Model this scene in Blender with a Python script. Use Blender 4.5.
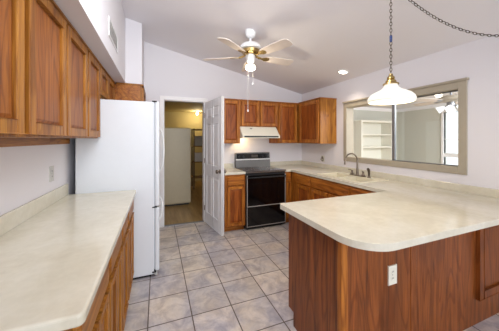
import bpy, bmesh, math, random
from mathutils import Vector, Matrix
random.seed(7)
S = bpy.context.scene
for o in list(bpy.data.objects): bpy.data.objects.remove(o)
COL = S.collection
R = math.radians

# ------------------------------------------------------------------ camera
cam_d = bpy.data.cameras.new('camera'); cam = bpy.data.objects.new('camera', cam_d); COL.objects.link(cam)
cam.location = (0, 0, 1.416); cam.rotation_euler = (R(90), 0, R(-21.5))
cam_d.sensor_fit = 'HORIZONTAL'; cam_d.sensor_width = 36.0
cam_d.lens = 233.8 / 499 * 36; cam_d.shift_y = -(165.5 - 139.25) / 499
cam_d.clip_start = .02
S.camera = cam

# ------------------------------------------------------------------ world, big lights, exposure
W = bpy.data.worlds.new('world'); S.world = W; W.use_nodes = True
bg = W.node_tree.nodes['Background']; bg.inputs[0].default_value = (.92, .96, 1, 1); bg.inputs[1].default_value = 1.7
def lamp(name, kind, loc, power, color=(1, 1, 1), rot=(0, 0, 0), size=.1, sy=None, spot=None):
    d = bpy.data.lights.new(name, kind); d.energy = power; d.color = color
    if kind == 'AREA':
        d.size = size
        if sy: d.shape = 'RECTANGLE'; d.size_y = sy
    elif kind in ('POINT', 'SPOT'): d.shadow_soft_size = size
    if kind == 'SPOT': d.spot_size = R(spot or 120); d.spot_blend = .8
    o = bpy.data.objects.new(name, d); o.location = loc; o.rotation_euler = rot; COL.objects.link(o); return o
# added fill lamp behind the camera, imitating daylight; no doors stand there
lamp('rear_fill', 'AREA', (1.0, -5.5, 1.7), 130, (.87, .93, 1), (R(90), 0, 0), 5.0, 3.2)
# added lamp below the ceiling, out of view, brightening floor and far side
lamp('overhead_fill', 'AREA', (.35, 1.15, 2.66), 26, (.93, .96, 1), (R(40), 0, 0), 1.2, .7)
# added overhead lamp, out of view, brightening the sunroom beyond its window light
lamp('sunroom_fill', 'AREA', (4.9, .9, 2.2), 125, (.95, .98, 1), (R(25), 0, 0), 2.6, 1.0)
S.view_settings.view_transform = 'Standard'; S.view_settings.look = 'None'
S.view_settings.gamma = 1; S.view_settings.use_curve_mapping = False
S.view_settings.exposure = 0.27

# ------------------------------------------------------------------ materials
def lin(c):
    c = c / 255
    return c / 12.92 if c <= .04045 else ((c + .055) / 1.055) ** 2.4
def rgb(r, g, b): return (lin(r), lin(g), lin(b), 1)
def new_mat(name):
    m = bpy.data.materials.new(name); m.use_nodes = True
    return m, m.node_tree, m.node_tree.nodes['Principled BSDF']
def coords(nt, scale=(1, 1, 1), rnd=True):
    tc = nt.nodes.new('ShaderNodeTexCoord'); mp = nt.nodes.new('ShaderNodeMapping')
    mp.inputs['Scale'].default_value = scale
    if rnd:
        oi = nt.nodes.new('ShaderNodeObjectInfo'); mu = nt.nodes.new('ShaderNodeMath'); mu.operation = 'MULTIPLY'
        mu.inputs[1].default_value = 7.3
        nt.links.new(oi.outputs['Random'], mu.inputs[0]); nt.links.new(mu.outputs[0], mp.inputs['Location'])
    nt.links.new(tc.outputs['Object'], mp.inputs['Vector'])
    return mp.outputs[0]
def noise(nt, vec, scale, detail=4, rough=.6, dist=0):
    n = nt.nodes.new('ShaderNodeTexNoise'); n.inputs['Scale'].default_value = scale
    n.inputs['Detail'].default_value = detail; n.inputs['Roughness'].default_value = rough; n.inputs['Distortion'].default_value = dist
    nt.links.new(vec, n.inputs['Vector']); return n
def ramp(nt, fac, stops):
    r = nt.nodes.new('ShaderNodeValToRGB'); e = r.color_ramp.elements
    while len(e) < len(stops): e.new(.5)
    for i, (p, c) in enumerate(stops): e[i].position = p; e[i].color = c
    nt.links.new(fac, r.inputs[0]); return r
def mix(nt, fac, a, b, mode='MIX'):
    m = nt.nodes.new('ShaderNodeMix'); m.data_type = 'RGBA'; m.blend_type = mode
    for s, v in ((0, fac), (6, a), (7, b)):
        if hasattr(v, 'type') and hasattr(v, 'links'): nt.links.new(v, m.inputs[s])
        else: m.inputs[s].default_value = v
    return m.outputs[2]
def bump(nt, b, h, strength=.1, dist=.002):
    n = nt.nodes.new('ShaderNodeBump'); n.inputs['Strength'].default_value = strength; n.inputs['Distance'].default_value = dist
    nt.links.new(h, n.inputs['Height']); nt.links.new(n.outputs[0], b.inputs['Normal'])
def plain(name, c, rough=.5, metal=0, var=.05, spec=.5, sc=12):
    m, nt, b = new_mat(name)
    v = coords(nt); n = noise(nt, v, sc)
    lo = tuple(x * (1 - var) for x in c[:3]) + (1,); hi = tuple(min(1, x * (1 + var)) for x in c[:3]) + (1,)
    r = ramp(nt, n.outputs['Fac'], [(.3, lo), (.7, hi)])
    nt.links.new(r.outputs[0], b.inputs['Base Color'])
    b.inputs['Roughness'].default_value = rough; b.inputs['Metallic'].default_value = metal; b.inputs['Specular IOR Level'].default_value = spec
    return m
def paint(name, c):
    m, nt, b = new_mat(name)
    v = coords(nt, rnd=False); n = noise(nt, v, 90, 3)
    b.inputs['Base Color'].default_value = c; b.inputs['Roughness'].default_value = .75; b.inputs['Specular IOR Level'].default_value = .25
    bump(nt, b, n.outputs['Fac'], .12, .002); return m
def oak(name, axis, light, mid, dark, rough=.38):
    m, nt, b = new_mat(name)
    s = [22, 22, 22]; s[axis] = 1.1
    v = coords(nt, tuple(s)); n1 = noise(nt, v, 1.0, 6, .65, .6)
    s2 = [150, 150, 150]; s2[axis] = 5
    v2 = coords(nt, tuple(s2)); n2 = noise(nt, v2, 1.0, 3, .6)
    s3 = [5, 5, 5]; s3[axis] = .7
    v3 = coords(nt, tuple(s3)); n3 = noise(nt, v3, 1.0, 2, .5, 1.2)
    r1 = ramp(nt, n1.outputs['Fac'], [(.3, dark), (.48, mid), (.72, light)])
    r2 = ramp(nt, n2.outputs['Fac'], [(.36, (.62, .55, .5, 1)), (.55, (1, 1, 1, 1))])
    c = mix(nt, .75, r1.outputs[0], r2.outputs[0], 'MULTIPLY')
    wv = nt.nodes.new('ShaderNodeMath'); wv.operation = 'MULTIPLY'; wv.inputs[1].default_value = 42
    nt.links.new(n3.outputs['Fac'], wv.inputs[0])
    sn = nt.nodes.new('ShaderNodeMath'); sn.operation = 'SINE'; nt.links.new(wv.outputs[0], sn.inputs[0])
    r3 = ramp(nt, sn.outputs[0], [(.35, (1, 1, 1, 1)), (.95, (.66, .58, .5, 1))])
    c = mix(nt, .85, c, r3.outputs[0], 'MULTIPLY')
    nt.links.new(c, b.inputs['Base Color']); b.inputs['Roughness'].default_value = rough + .05; b.inputs['Specular IOR Level'].default_value = .35
    bump(nt, b, n2.outputs['Fac'], .12, .001)
    return m
OL, OM, OD = rgb(190, 133, 53), rgb(167, 108, 39), rgb(131, 77, 27)
OAK = [oak('honey_oak_grain_%s' % 'xyz'[i], i, OL, OM, OD) for i in range(3)]
RL, RM, RD = rgb(199, 131, 51), rgb(175, 105, 37), rgb(136, 73, 24)
RED = [oak('red_oak_grain_%s' % 'xyz'[i], i, RL, RM, RD, .36) for i in range(3)]
PNL = [None, None, oak('oak_veneer_panel', 2, rgb(172, 107, 42), rgb(152, 89, 34), rgb(124, 68, 25))]
PNR = [None, None, oak('red_oak_veneer_panel', 2, rgb(179, 101, 39), rgb(154, 81, 29), rgb(116, 58, 21), .36)]
PEN = oak('plywood_panel', 2, rgb(158, 87, 37), rgb(130, 71, 28), rgb(94, 48, 19), .33)
m_wall = paint('wall_paint', rgb(229, 226, 230))
m_ceil = paint('ceiling_paint', rgb(240, 237, 240))
m_sun = paint('sunroom_paint', rgb(206, 206, 196))
m_laun = paint('laundry_paint', rgb(216, 200, 150))
m_white = plain('white_enamel', rgb(232, 232, 232), .35, var=.01)
m_trim = plain('white_trim_paint', rgb(240, 238, 238), .45, var=.015)
m_fridge = plain('fridge_enamel', rgb(214, 217, 222), .42, var=.01)
m_gasket = plain('grey_gasket', rgb(176, 180, 188), .6)
m_blackp = plain('black_plastic', rgb(22, 22, 24), .45)
m_blackgl = plain('black_glass', rgb(8, 8, 10), .08)
m_cook = plain('smoked_cooktop_glass', rgb(48, 34, 30), .07)
m_burn = plain('burner_ring', rgb(84, 70, 64), .35)
m_chrome = plain('chrome', rgb(150, 148, 144), .28, 1)
m_guard = plain('grey_steel', rgb(112, 110, 108), .3, .9)
m_strip = plain('satin_trim', rgb(176, 172, 168), .35, .3)
m_brass = plain('brass', rgb(184, 158, 104), .25, 1)
m_bronze = plain('brushed_nickel', rgb(128, 116, 104), .28, 1)
m_dkmetal = plain('dark_metal', rgb(96, 86, 76), .4, 1)
m_tan = plain('tan_window_frame', rgb(170, 160, 142), .55, var=.03)
m_almond = plain('almond_enamel', rgb(230, 224, 206), .35, var=.02)
m_beige = plain('beige_enamel', rgb(196, 182, 154), .4, var=.02)
m_plate = plain('almond_plastic', rgb(226, 222, 208), .4, var=.01)
m_plateg = plain('grey_plastic', rgb(200, 198, 194), .45, var=.01)
m_slot = plain('slot_dark', rgb(70, 64, 58), .6)
m_blue = plain('blue_tape', rgb(52, 74, 130), .5)
m_blade = plain('fan_blade_whitewash', rgb(226, 214, 204), .5, var=.04)
m_shelf = plain('white_shelf_paint', rgb(236, 234, 222), .5, var=.01)
m_card = plain('cardboard', rgb(150, 122, 88), .8)
m_sink = plain('cream_sink', rgb(228, 220, 196), .2, var=.015)
m_toe = plain('dark_toe_kick', rgb(84, 54, 34), .6)
m_alum = plain('grey_aluminium', rgb(150, 152, 156), .4, .8)
m_darkblue = plain('dark_slate_paint', rgb(64, 66, 76), .7)

def laminate():
    m, nt, b = new_mat('cream_laminate')
    v = coords(nt, rnd=False); n1 = noise(nt, v, 3.2, 5, .6, .8); n2 = noise(nt, v, 26, 4, .6)
    r1 = ramp(nt, n1.outputs['Fac'], [(.3, rgb(208, 201, 182)), (.5, rgb(216, 210, 192)), (.7, rgb(222, 217, 202))])
    r2 = ramp(nt, n2.outputs['Fac'], [(.35, (.93, .925, .915, 1)), (.65, (1, 1, 1, 1))])
    nt.links.new(mix(nt, .8, r1.outputs[0], r2.outputs[0], 'MULTIPLY'), b.inputs['Base Color'])
    b.inputs['Roughness'].default_value = .13; b.inputs['Specular IOR Level'].default_value = .5
    return m
m_lam = laminate()
def tile_mat():
    m, nt, b = new_mat('slate_look_floor_tile')
    tc = nt.nodes.new('ShaderNodeTexCoord'); mp = nt.nodes.new('ShaderNodeMapping')
    mp.inputs['Location'].default_value = (-.259, -TY, 0)
    nt.links.new(tc.outputs['Object'], mp.inputs['Vector'])
    br = nt.nodes.new('ShaderNodeTexBrick'); br.offset = 0; br.squash = 1
    for k, x in (('Scale', 1), ('Mortar Size', .0048), ('Mortar Smooth', .15), ('Bias', 0), ('Brick Width', .327), ('Row Height', .327)): br.inputs[k].default_value = x
    br.inputs['Color1'].default_value = (.86, .86, .86, 1); br.inputs['Color2'].default_value = (1.08, 1.06, 1.03, 1); br.inputs['Mortar'].default_value = (1, 1, 1, 1)
    nt.links.new(mp.outputs[0], br.inputs['Vector'])
    v = coords(nt, rnd=False); n1 = noise(nt, v, 5.5, 7, .68, .9); n2 = noise(nt, v, 2.2, 4, .6, .5); n3 = noise(nt, v, 30, 4, .7)
    c1 = ramp(nt, n1.outputs['Fac'], [(.3, rgb(138, 132, 138)), (.44, rgb(178, 170, 168)), (.56, rgb(214, 206, 198)), (.75, rgb(232, 226, 218))])
    c2 = ramp(nt, n2.outputs['Fac'], [(.38, rgb(176, 176, 196)), (.6, rgb(232, 214, 192))])
    c = mix(nt, .38, c1.outputs[0], c2.outputs[0])
    c3 = ramp(nt, n3.outputs['Fac'], [(.3, (.86, .85, .84, 1)), (.6, (1, 1, 1, 1))])
    c = mix(nt, .6, c, c3.outputs[0], 'MULTIPLY')
    c = mix(nt, 1.0, c, br.outputs['Color'], 'MULTIPLY')
    c = mix(nt, br.outputs['Fac'], c, rgb(96, 84, 74))
    nt.links.new(c, b.inputs['Base Color']); b.inputs['Roughness'].default_value = .42
    iv = nt.nodes.new('ShaderNodeMath'); iv.operation = 'SUBTRACT'; iv.inputs[0].default_value = 1; nt.links.new(br.outputs['Fac'], iv.inputs[1])
    bump(nt, b, iv.outputs[0], .5, .003)
    return m
TY = 2.24
m_tile = tile_mat()
def planks():
    m, nt, b = new_mat('tan_plank_floor')
    v = coords(nt, (14, 1.5, 1), rnd=False); n = noise(nt, v, 1, 5)
    r = ramp(nt, n.outputs['Fac'], [(.3, rgb(150, 118, 76)), (.7, rgb(190, 158, 108))])
    nt.links.new(r.outputs[0], b.inputs['Base Color']); b.inputs['Roughness'].default_value = .35; return m
m_plank = planks()
def emit(name, c, s):
    m, nt, b = new_mat(name); b.inputs['Base Color'].default_value = c
    n = noise(nt, coords(nt), 8); r = ramp(nt, n.outputs['Fac'], [(0, c), (1, c)])
    nt.links.new(r.outputs[0], b.inputs['Emission Color']); b.inputs['Emission Strength'].default_value = s
    b.inputs['Roughness'].default_value = .25; return m
m_shade = emit('lit_opal_glass', (.62, .59, .52, 1), .72)
m_bulb = emit('lit_bulb', (1, .9, .7, 1), 6)
m_can = emit('lit_downlight', (1, .92, .8, 1), 7)
m_tulip = emit('lit_tulip_glass', (.95, .97, 1, 1), .6)
def glass():
    m, nt, b = new_mat('window_glass')
    nt.nodes.remove(b); out = nt.nodes['Material Output']
    t = nt.nodes.new('ShaderNodeBsdfTransparent'); t.inputs[0].default_value = (.955, .968, .968, 1)
    g = nt.nodes.new('ShaderNodeBsdfGlossy'); g.inputs['Roughness'].default_value = .02
    f = nt.nodes.new('ShaderNodeFresnel'); f.inputs[0].default_value = 1.5
    mx = nt.nodes.new('ShaderNodeMixShader'); nt.links.new(f.outputs[0], mx.inputs[0]); nt.links.new(t.outputs[0], mx.inputs[1]); nt.links.new(g.outputs[0], mx.inputs[2])
    nt.links.new(mx.outputs[0], out.inputs[0]); return m
m_glass = glass()

# ------------------------------------------------------------------ builders
LOC = {}
def wl(o): return LOC.get(o.name, Vector((0, 0, 0))) if o else Vector((0, 0, 0))
class MB:
    """Collects shapes in world space (optionally through a frame) into one mesh."""
    def __init__(s, frame=None): s.bm = bmesh.new(); s.f = frame or Matrix.Identity(4); s.smooth = False
    def box(s, x0, x1, y0, y1, z0, z1, bev=0, seg=2):
        r = bmesh.ops.create_cube(s.bm, size=1)['verts']
        for v in r:
            v.co = s.f @ Vector(((x0 + x1) / 2 + v.co.x * (x1 - x0), (y0 + y1) / 2 + v.co.y * (y1 - y0), (z0 + z1) / 2 + v.co.z * (z1 - z0)))
        if bev: bmesh.ops.bevel(s.bm, geom=list({e for v in r for e in v.link_edges}), offset=bev, segments=seg, affect='EDGES', profile=.5)
        return s
    def hexa(s, pts, bev=0):
        """8 points: bottom ring then top ring"""
        vs = [s.bm.verts.new(s.f @ Vector(p)) for p in pts]
        for f in ((3, 2, 1, 0), (4, 5, 6, 7), (0, 1, 5, 4), (1, 2, 6, 5), (2, 3, 7, 6), (3, 0, 4, 7)): s.bm.faces.new([vs[i] for i in f])
        if bev: bmesh.ops.bevel(s.bm, geom=list({e for v in vs for e in v.link_edges}), offset=bev, segments=2, affect='EDGES', profile=.5)
        return s
    def prism(s, pts, z0, z1, holes=()):
        def loop(p, z): return [s.bm.verts.new(Vector((a, b, z))) for a, b in p]
        faces = []
        allp = [pts] + list(holes)
        rings = []
        for z in (z0, z1):
            es = []; rr = []
            for p in allp:
                vs = loop(p, z); rr.append(vs)
                es += [s.bm.edges.new((vs[i], vs[(i + 1) % len(vs)])) for i in range(len(vs))]
            if holes: bmesh.ops.triangle_fill(s.bm, edges=es, use_beauty=True, normal=(0, 0, 1))
            else: s.bm.faces.new(rr[0])
            rings.append(rr)
        for a, b in zip(*rings):
            n = len(a)
            for i in range(n): s.bm.faces.new((a[i], a[(i + 1) % n], b[(i + 1) % n], b[i]))
        for v in [v for rr in rings for r in rr for v in r]: v.co = s.f @ v.co
        bmesh.ops.recalc_face_normals(s.bm, faces=s.bm.faces[:])
        return s
    def lathe(s, prof, c=(0, 0, 0), n=32, axis=None):
        """prof (r, z) list about z through c; axis: direction to turn z into"""
        M = Matrix.Translation(c)
        if axis is not None: M = M @ Vector((0, 0, 1)).rotation_difference(Vector(axis)).to_matrix().to_4x4()
        rings = []
        for r, z in prof:
            if r < 1e-5: rings.append([s.bm.verts.new(s.f @ M @ Vector((0, 0, z)))])
            else: rings.append([s.bm.verts.new(s.f @ M @ Vector((r * math.cos(2 * math.pi * k / n), r * math.sin(2 * math.pi * k / n), z))) for k in range(n)])
        for a, b in zip(rings, rings[1:]):
            for k in range(n):
                k2 = (k + 1) % n
                q = [a[k % len(a)], a[k2 % len(a)], b[k2 % len(b)], b[k % len(b)]]
                u = []
                for v in q:
                    if v not in u: u.append(v)
                if len(u) > 2: s.bm.faces.new(u)
        s.smooth = True
        return s
    def cyl(s, a, b, r, n=16, r2=None):
        a = Vector(a); b = Vector(b); L = (b - a).length
        return s.lathe([(0, 0), (r, 0), (r if r2 is None else r2, L), (0, L)], a, n, (b - a).normalized())
    def tube(s, pts, r, n=10):
        pts = [Vector(p) for p in pts]; rings = []; up = None
        for i, p in enumerate(pts):
            t = (pts[min(i + 1, len(pts) - 1)] - pts[max(i - 1, 0)]).normalized()
            if up is None: up = t.orthogonal().normalized()
            up = (up - t * up.dot(t)).normalized(); w = t.cross(up)
            rr = r[i] if isinstance(r, (list, tuple)) else r
            rings.append([s.bm.verts.new(s.f @ (p + (up * math.cos(2 * math.pi * k / n) + w * math.sin(2 * math.pi * k / n)) * rr)) for k in range(n)])
        for a, b in zip(rings, rings[1:]):
            for k in range(n): s.bm.faces.new((a[k], a[(k + 1) % n], b[(k + 1) % n], b[k]))
        s.bm.faces.new(rings[0][::-1]); s.bm.faces.new(rings[-1]); s.smooth = True
        return s
    def link(s, c, t, side, L, w, r):
        """one oval chain link centred at c along t, flat in the t/side plane"""
        c = Vector(c); n = 14; m = 6; rings = []
        nr = t.cross(side)
        for i in range(n):
            a = 2 * math.pi * i / n
            p = c + t * (L / 2 * math.cos(a)) + side * (w / 2 * math.sin(a))
            o = (t * math.cos(a) + side * math.sin(a)).normalized()
            rings.append([s.bm.verts.new(s.f @ (p + (o * math.cos(2 * math.pi * k / m) + nr * math.sin(2 * math.pi * k / m)) * r)) for k in range(m)])
        for i in range(n):
            a = rings[i]; b = rings[(i + 1) % n]
            for k in range(m): s.bm.faces.new((a[k], a[(k + 1) % m], b[(k + 1) % m], b[k]))
        s.smooth = True
        return s
    def chain(s, pts, L, w, r):
        pts = [Vector(p) for p in pts]; d = 0; out = []; step = L * .78
        for a, b in zip(pts, pts[1:]):
            seg = (b - a).length; t = (b - a).normalized()
            while d < seg: out.append((a + t * d, t)); d += step
            d -= seg
        for i, (p, t) in enumerate(out):
            sd = t.orthogonal().normalized() if abs(t.z) > .9 else t.cross(Vector((0, 0, 1))).normalized()
            if i % 2: sd = t.cross(sd).normalized()
            s.link(p, t, sd, L, w, r)
        return s
    def sphere(s, c, r, n=20, sz=1):
        k = n // 2
        return s.lathe([(r * math.sin(math.pi * i / k), -r * sz * math.cos(math.pi * i / k)) for i in range(k + 1)], c, n)
    def build(s, name, mat, parent=None, loc=None, bevel=None):
        L = Vector(loc) if loc is not None else wl(parent)
        for v in s.bm.verts: v.co -= L
        bmesh.ops.recalc_face_normals(s.bm, faces=s.bm.faces[:])
        me = bpy.data.meshes.new(name); s.bm.to_mesh(me); s.bm.free()
        me.materials.append(mat)
        o = bpy.data.objects.new(name, me); COL.objects.link(o)
        if s.smooth:
            for p in me.polygons: p.use_smooth = True
            e = o.modifiers.new('edge', 'EDGE_SPLIT'); e.split_angle = R(38)
        if bevel:
            b = o.modifiers.new('bevel', 'BEVEL'); b.width = bevel; b.segments = 3; b.limit_method = 'ANGLE'; b.angle_limit = R(40)
        if parent: o.parent = parent
        else: o.location = L
        LOC[o.name] = L
        return o
def tag(o, label, cat, group=None):
    o['label'] = label; o['category'] = cat
    if group: o['group'] = group
    return o
def thing(name, loc, label, cat, group=None):
    o = bpy.data.objects.new(name, None); o.empty_display_size = .05; o.location = loc; COL.objects.link(o)
    LOC[o.name] = Vector(loc); return tag(o, label, cat, group)
def struct(name, mb, mat, parent=None, **k):
    o = mb.build(name, mat, parent, **k)
    if parent is None: o['kind'] = 'structure'
    return o
def frame(o, u, n):
    """local x = u (width), local y = n (outward), local z = up"""
    u = Vector(u); n = Vector(n)
    return Matrix(((u.x, n.x, 0, o[0]), (u.y, n.y, 0, o[1]), (u.z, n.z, 1, o[2]), (0, 0, 0, 1)))

# ------------------------------------------------------------------ the setting
XL, XR, YB = -.772, 2.72, 4.02
YN = -3.0
CZ, CS = 2.325, .215                 # ceiling height on the right wall, slope up to the left
def ceil(x): return CZ + CS * (XR - x)
YC = 3.41                            # pantry front / chase

struct('floor', MB().box(XL - .12, 2.84, YN, 4.02, -.12, 0), m_tile)
struct('ceiling', MB().hexa([(XL - .12, YN, ceil(XL - .12)), (2.84, YN, ceil(2.84)), (2.84, 4.14, ceil(2.84)), (XL - .12, 4.14, ceil(XL - .12)),
                             (XL - .12, YN, ceil(XL - .12) + .12), (2.84, YN, ceil(2.84) + .12), (2.84, 4.14, ceil(2.84) + .12), (XL - .12, 4.14, ceil(XL - .12) + .12)]), m_ceil)
struct('wall_left', MB().box(XL - .12, XL, YN, YB, 0, ceil(XL) + .03), m_wall)
DX0, DX1, DZ = .092, .752, 2.06
def wall_top(mb, x0, x1, y0, y1, z0):
    mb.hexa([(x0, y0, z0), (x1, y0, z0), (x1, y1, z0), (x0, y1, z0), (x0, y0, ceil(x0) + .02), (x1, y0, ceil(x1) + .02), (x1, y1, ceil(x1) + .02), (x0, y1, ceil(x0) + .02)])
wb = MB(); wall_top(wb, XL, DX0, YB, YB + .12, 0); wall_top(wb, DX1, 2.84, YB, YB + .12, 0); wall_top(wb, DX0, DX1, YB, YB + .12, DZ)
struct('wall_back', wb, m_wall)
# pass-through opening in the right wall
PY0, PY1, PZ0, PZ1 = 1.352, 2.81, 1.135, 1.915
wr = MB()
for y0, y1, z0, z1 in ((YN, PY0, 0, 2.36), (PY1, YB, 0, 2.36), (PY0, PY1, 0, PZ0), (PY0, PY1, PZ1, 2.36)): wr.box(XR, XR + .12, y0, y1, z0, z1)
struct('wall_right', wr, m_wall)
# soffit over the left cabinets, and the chase above the pantry
struct('soffit_left', MB().box(XL, -.385, -1.2, YC, 2.147, ceil(-.385) + .06), m_wall)
struct('wall_chase', MB().box(XL, -.192, YC, YB, 2.147, ceil(-.192) + .08), m_wall)
tr = MB()
tr.box(DX0 - .06, DX0, YB - .014, YB, 0, DZ + .055, .003); tr.box(DX1, DX1 + .05, YB - .014, YB, 0, DZ + .055, .003); tr.box(DX0, DX1, YB - .014, YB, DZ, DZ + .055, .003)
tr.box(DX0 - .004, DX0 + .012, YB, YB + .13, 0, DZ); tr.box(DX1 - .012, DX1 + .004, YB, YB + .13, 0, DZ); tr.box(DX0, DX1, YB, YB + .13, DZ - .012, DZ + .004)
struct('trim_1', tr, m_trim)
struct('trim_2', MB().box(DX0, DX1, YB, YB + .06, -.005, .008, .003), m_alum)
struct('baseboard_back', MB().box(.803, .935, YB - .012, YB, 0, .08, .003), m_trim)

# laundry room beyond the door
LX0, LX1, LY1 = -.9, 2.3, 8.0
struct('floor_laundry', MB().box(LX0, LX1, YB, LY1 + .1, -.12, -.002), m_plank)
struct('ceiling_laundry', MB().box(LX0, LX1, YB + .12, LY1 + .1, 2.31, 2.37), m_laun)
struct('wall_laundry_back', MB().box(LX0, LX1, LY1, LY1 + .1, 0, 2.31), m_laun)
struct('wall_laundry_left', MB().box(LX0 - .1, LX0, YB + .12, LY1, 0, 2.31), m_laun)
struct('wall_laundry_right', MB().box(LX1, LX1 + .1, YB + .12, LY1, 0, 2.31), m_laun)

# sunroom beyond the pass-through
SX1, SY1, SZ = 6.6, 4.83, 2.30
struct('floor_sunroom', MB().box(2.84, SX1 + .1, 0, SY1 + .1, -.12, 0), m_plank)
struct('ceiling_sunroom', MB().box(2.84, SX1 + .1, 0, SY1 + .1, SZ, SZ + .1), m_ceil)
struct('wall_sunroom_back', MB().box(2.84, SX1 + .1, SY1, SY1 + .1, 0, SZ), m_sun)
WY0, WY1, WZ0, WZ1 = 2.45, 3.62, .35, 2.08
ws = MB()
for y0, y1, z0, z1 in ((0, WY0, 0, SZ), (WY1, SY1, 0, SZ), (WY0, WY1, 0, WZ0), (WY0, WY1, WZ1, SZ)): ws.box(SX1, SX1 + .1, y0, y1, z0, z1)
struct('wall_sunroom_right', ws, m_sun)
w2 = struct('window_2', MB().box(SX1 - .03, SX1 + .06, WY0 - .05, WY0, WZ0 - .05, WZ1 + .05, .004).box(SX1 - .03, SX1 + .06, WY1, WY1 + .05, WZ0 - .05, WZ1 + .05, .004)
            .box(SX1 - .03, SX1 + .06, WY0, WY1, WZ1, WZ1 + .05, .004).box(SX1 - .04, SX1 + .06, WY0, WY1, WZ0 - .05, WZ0, .004), m_trim)
bars = MB().box(SX1, SX1 + .05, WY0, WY1, .98, 1.08, .004)
bars.box(SX1 + .01, SX1 + .04, WY0, WY1, 1.405, 1.425); 
bars.build('window_bars', m_trim, w2)
MB().box(SX1 + .02, SX1 + .024, WY0, WY1, WZ0, WZ1).build('window_pane', m_glass, w2)
struct('wall_sunroom_left', MB().box(2.72, 2.84, 4.14, SY1 + .1, 0, SZ), m_sun)
struct('trim_3', MB().box(SX1 - .03, SX1, 0, SY1, SZ - .09, SZ, .004).box(2.84, SX1 - .03, SY1 - .03, SY1, SZ - .09, SZ, .004), m_trim)

# the pass-through window itself
w1 = struct('window_1', MB().box(XR - .018, XR, PY0 - .056, PY0 + .012, PZ0 - .056, PZ1 + .06, .003).box(XR - .018, XR, PY1 - .012, PY1 + .05, PZ0 - .056, PZ1 + .06, .003)
            .box(XR - .018, XR, PY0 + .012, PY1 - .012, PZ0 - .056, PZ0 + .012, .003).box(XR - .018, XR, PY0 + .012, PY1 - .012, PZ1 - .012, PZ1 + .06, .003), m_tan)
q = MB().box(XR - .001, XR + .125, PY1 - .012, PY1 + .002, PZ0, PZ1).box(XR - .001, XR + .125, PY0 - .002, PY0 + .012, PZ0, PZ1)
q.box(XR - .001, XR + .125, PY0 + .012, PY1 - .012, PZ0 - .002, PZ0 + .012).box(XR - .001, XR + .125, PY0 + .012, PY1 - .012, PZ1 - .012, PZ1 + .002)
q.build('window_liner', m_tan, w1)
MB().box(XR - .035, XR, PY0 - .07, PY1 + .055, PZ1 + .058, PZ1 + .08, .003).build('head_board', m_tan, w1)
st = MB().box(XR + .045, XR + .075, 2.06, 2.098, PZ0 + .013, PZ1 - .013, .003).box(XR + .045, XR + .075, PY0 + .013, PY0 + .033, PZ0 + .013, PZ1 - .013, .003)
st.box(XR + .045, XR + .075, PY0 + .033, 2.06, PZ0 + .013, PZ0 + .022, .003).box(XR + .045, XR + .075, PY0 + .033, 2.06, PZ1 - .022, PZ1 - .013, .003)
st.build('sash_frame', m_alum, w1)
MB().box(XR + .058, XR + .062, PY0 + .033, 2.06, PZ0 + .022, PZ1 - .022).build('window_pane', m_glass, w1)

# ------------------------------------------------------------------ door leaf
hx, hy = .752, 4.0
lx, ly = .868, 3.303
u = Vector((lx - hx, ly - hy, 0)); LW = u.length; u.normalize()
nrm = Vector((u.y, -u.x, 0))            # towards the opening side (-x)
if nrm.x > 0: nrm = -nrm
F = frame((hx, hy, 0), u, nrm)
H0, H1, TH = .012, 2.04, .035
d = MB(F)
P = [(.10, LW / 2 - .035), (LW / 2 + .035, LW - .10)]
Z = [(.2, .82), (1.0, 1.66), (1.76, 1.93)]
d.box(0, LW, -TH + .009, -.009, H0, H1)
for a0, a1 in ((-.018, 0), (-TH, -TH + .018)):
    for x0, x1 in ((0, .10), (LW / 2 - .035, LW / 2 + .035), (LW - .10, LW)): d.box(x0, x1, a0, a1, H0, H1, .003)
    for z0, z1 in ((H0, .2), (.82, 1.0), (1.66, 1.76), (1.93, H1)): d.box(.1, LW - .1, a0, a1, z0, z1, .003)
door = struct('door_1', d, m_trim, loc=(hx, hy, 0))
for x0, x1 in P:
    for z0, z1 in Z:
        q = MB(F)
        for s0, s1 in ((-.009, -.001), (-TH + .009, -TH + .001)):
            i = .035
            q.hexa([(x0 + .012, s0, z0 + .012), (x1 - .012, s0, z0 + .012), (x1 - .012, s0, z1 - .012), (x0 + .012, s0, z1 - .012),
                    (x0 + i, s1, z0 + i), (x1 - i, s1, z0 + i), (x1 - i, s1, z1 - i), (x0 + i, s1, z1 - i)])
        q.build('raised_panel', m_trim, door)
kp = [(0, 0), (.03, 0), (.03, .006), (.011, .01), (.011, .03), (.025, .036), (.03, .05), (.024, .062), (0, .066)]
for sgn, y in ((1, 0), (-1, -TH)):
    MB(F).lathe(kp, (LW - .06, y, .94), 20, (0, sgn, 0)).build('door_knob', m_bronze, door)
for z in (.25, 1.05, 1.82): MB(F).cyl((.0, .004, z - .04), (.0, .004, z + .04), .007, 10).build('hinge', m_bronze, door)

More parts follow.
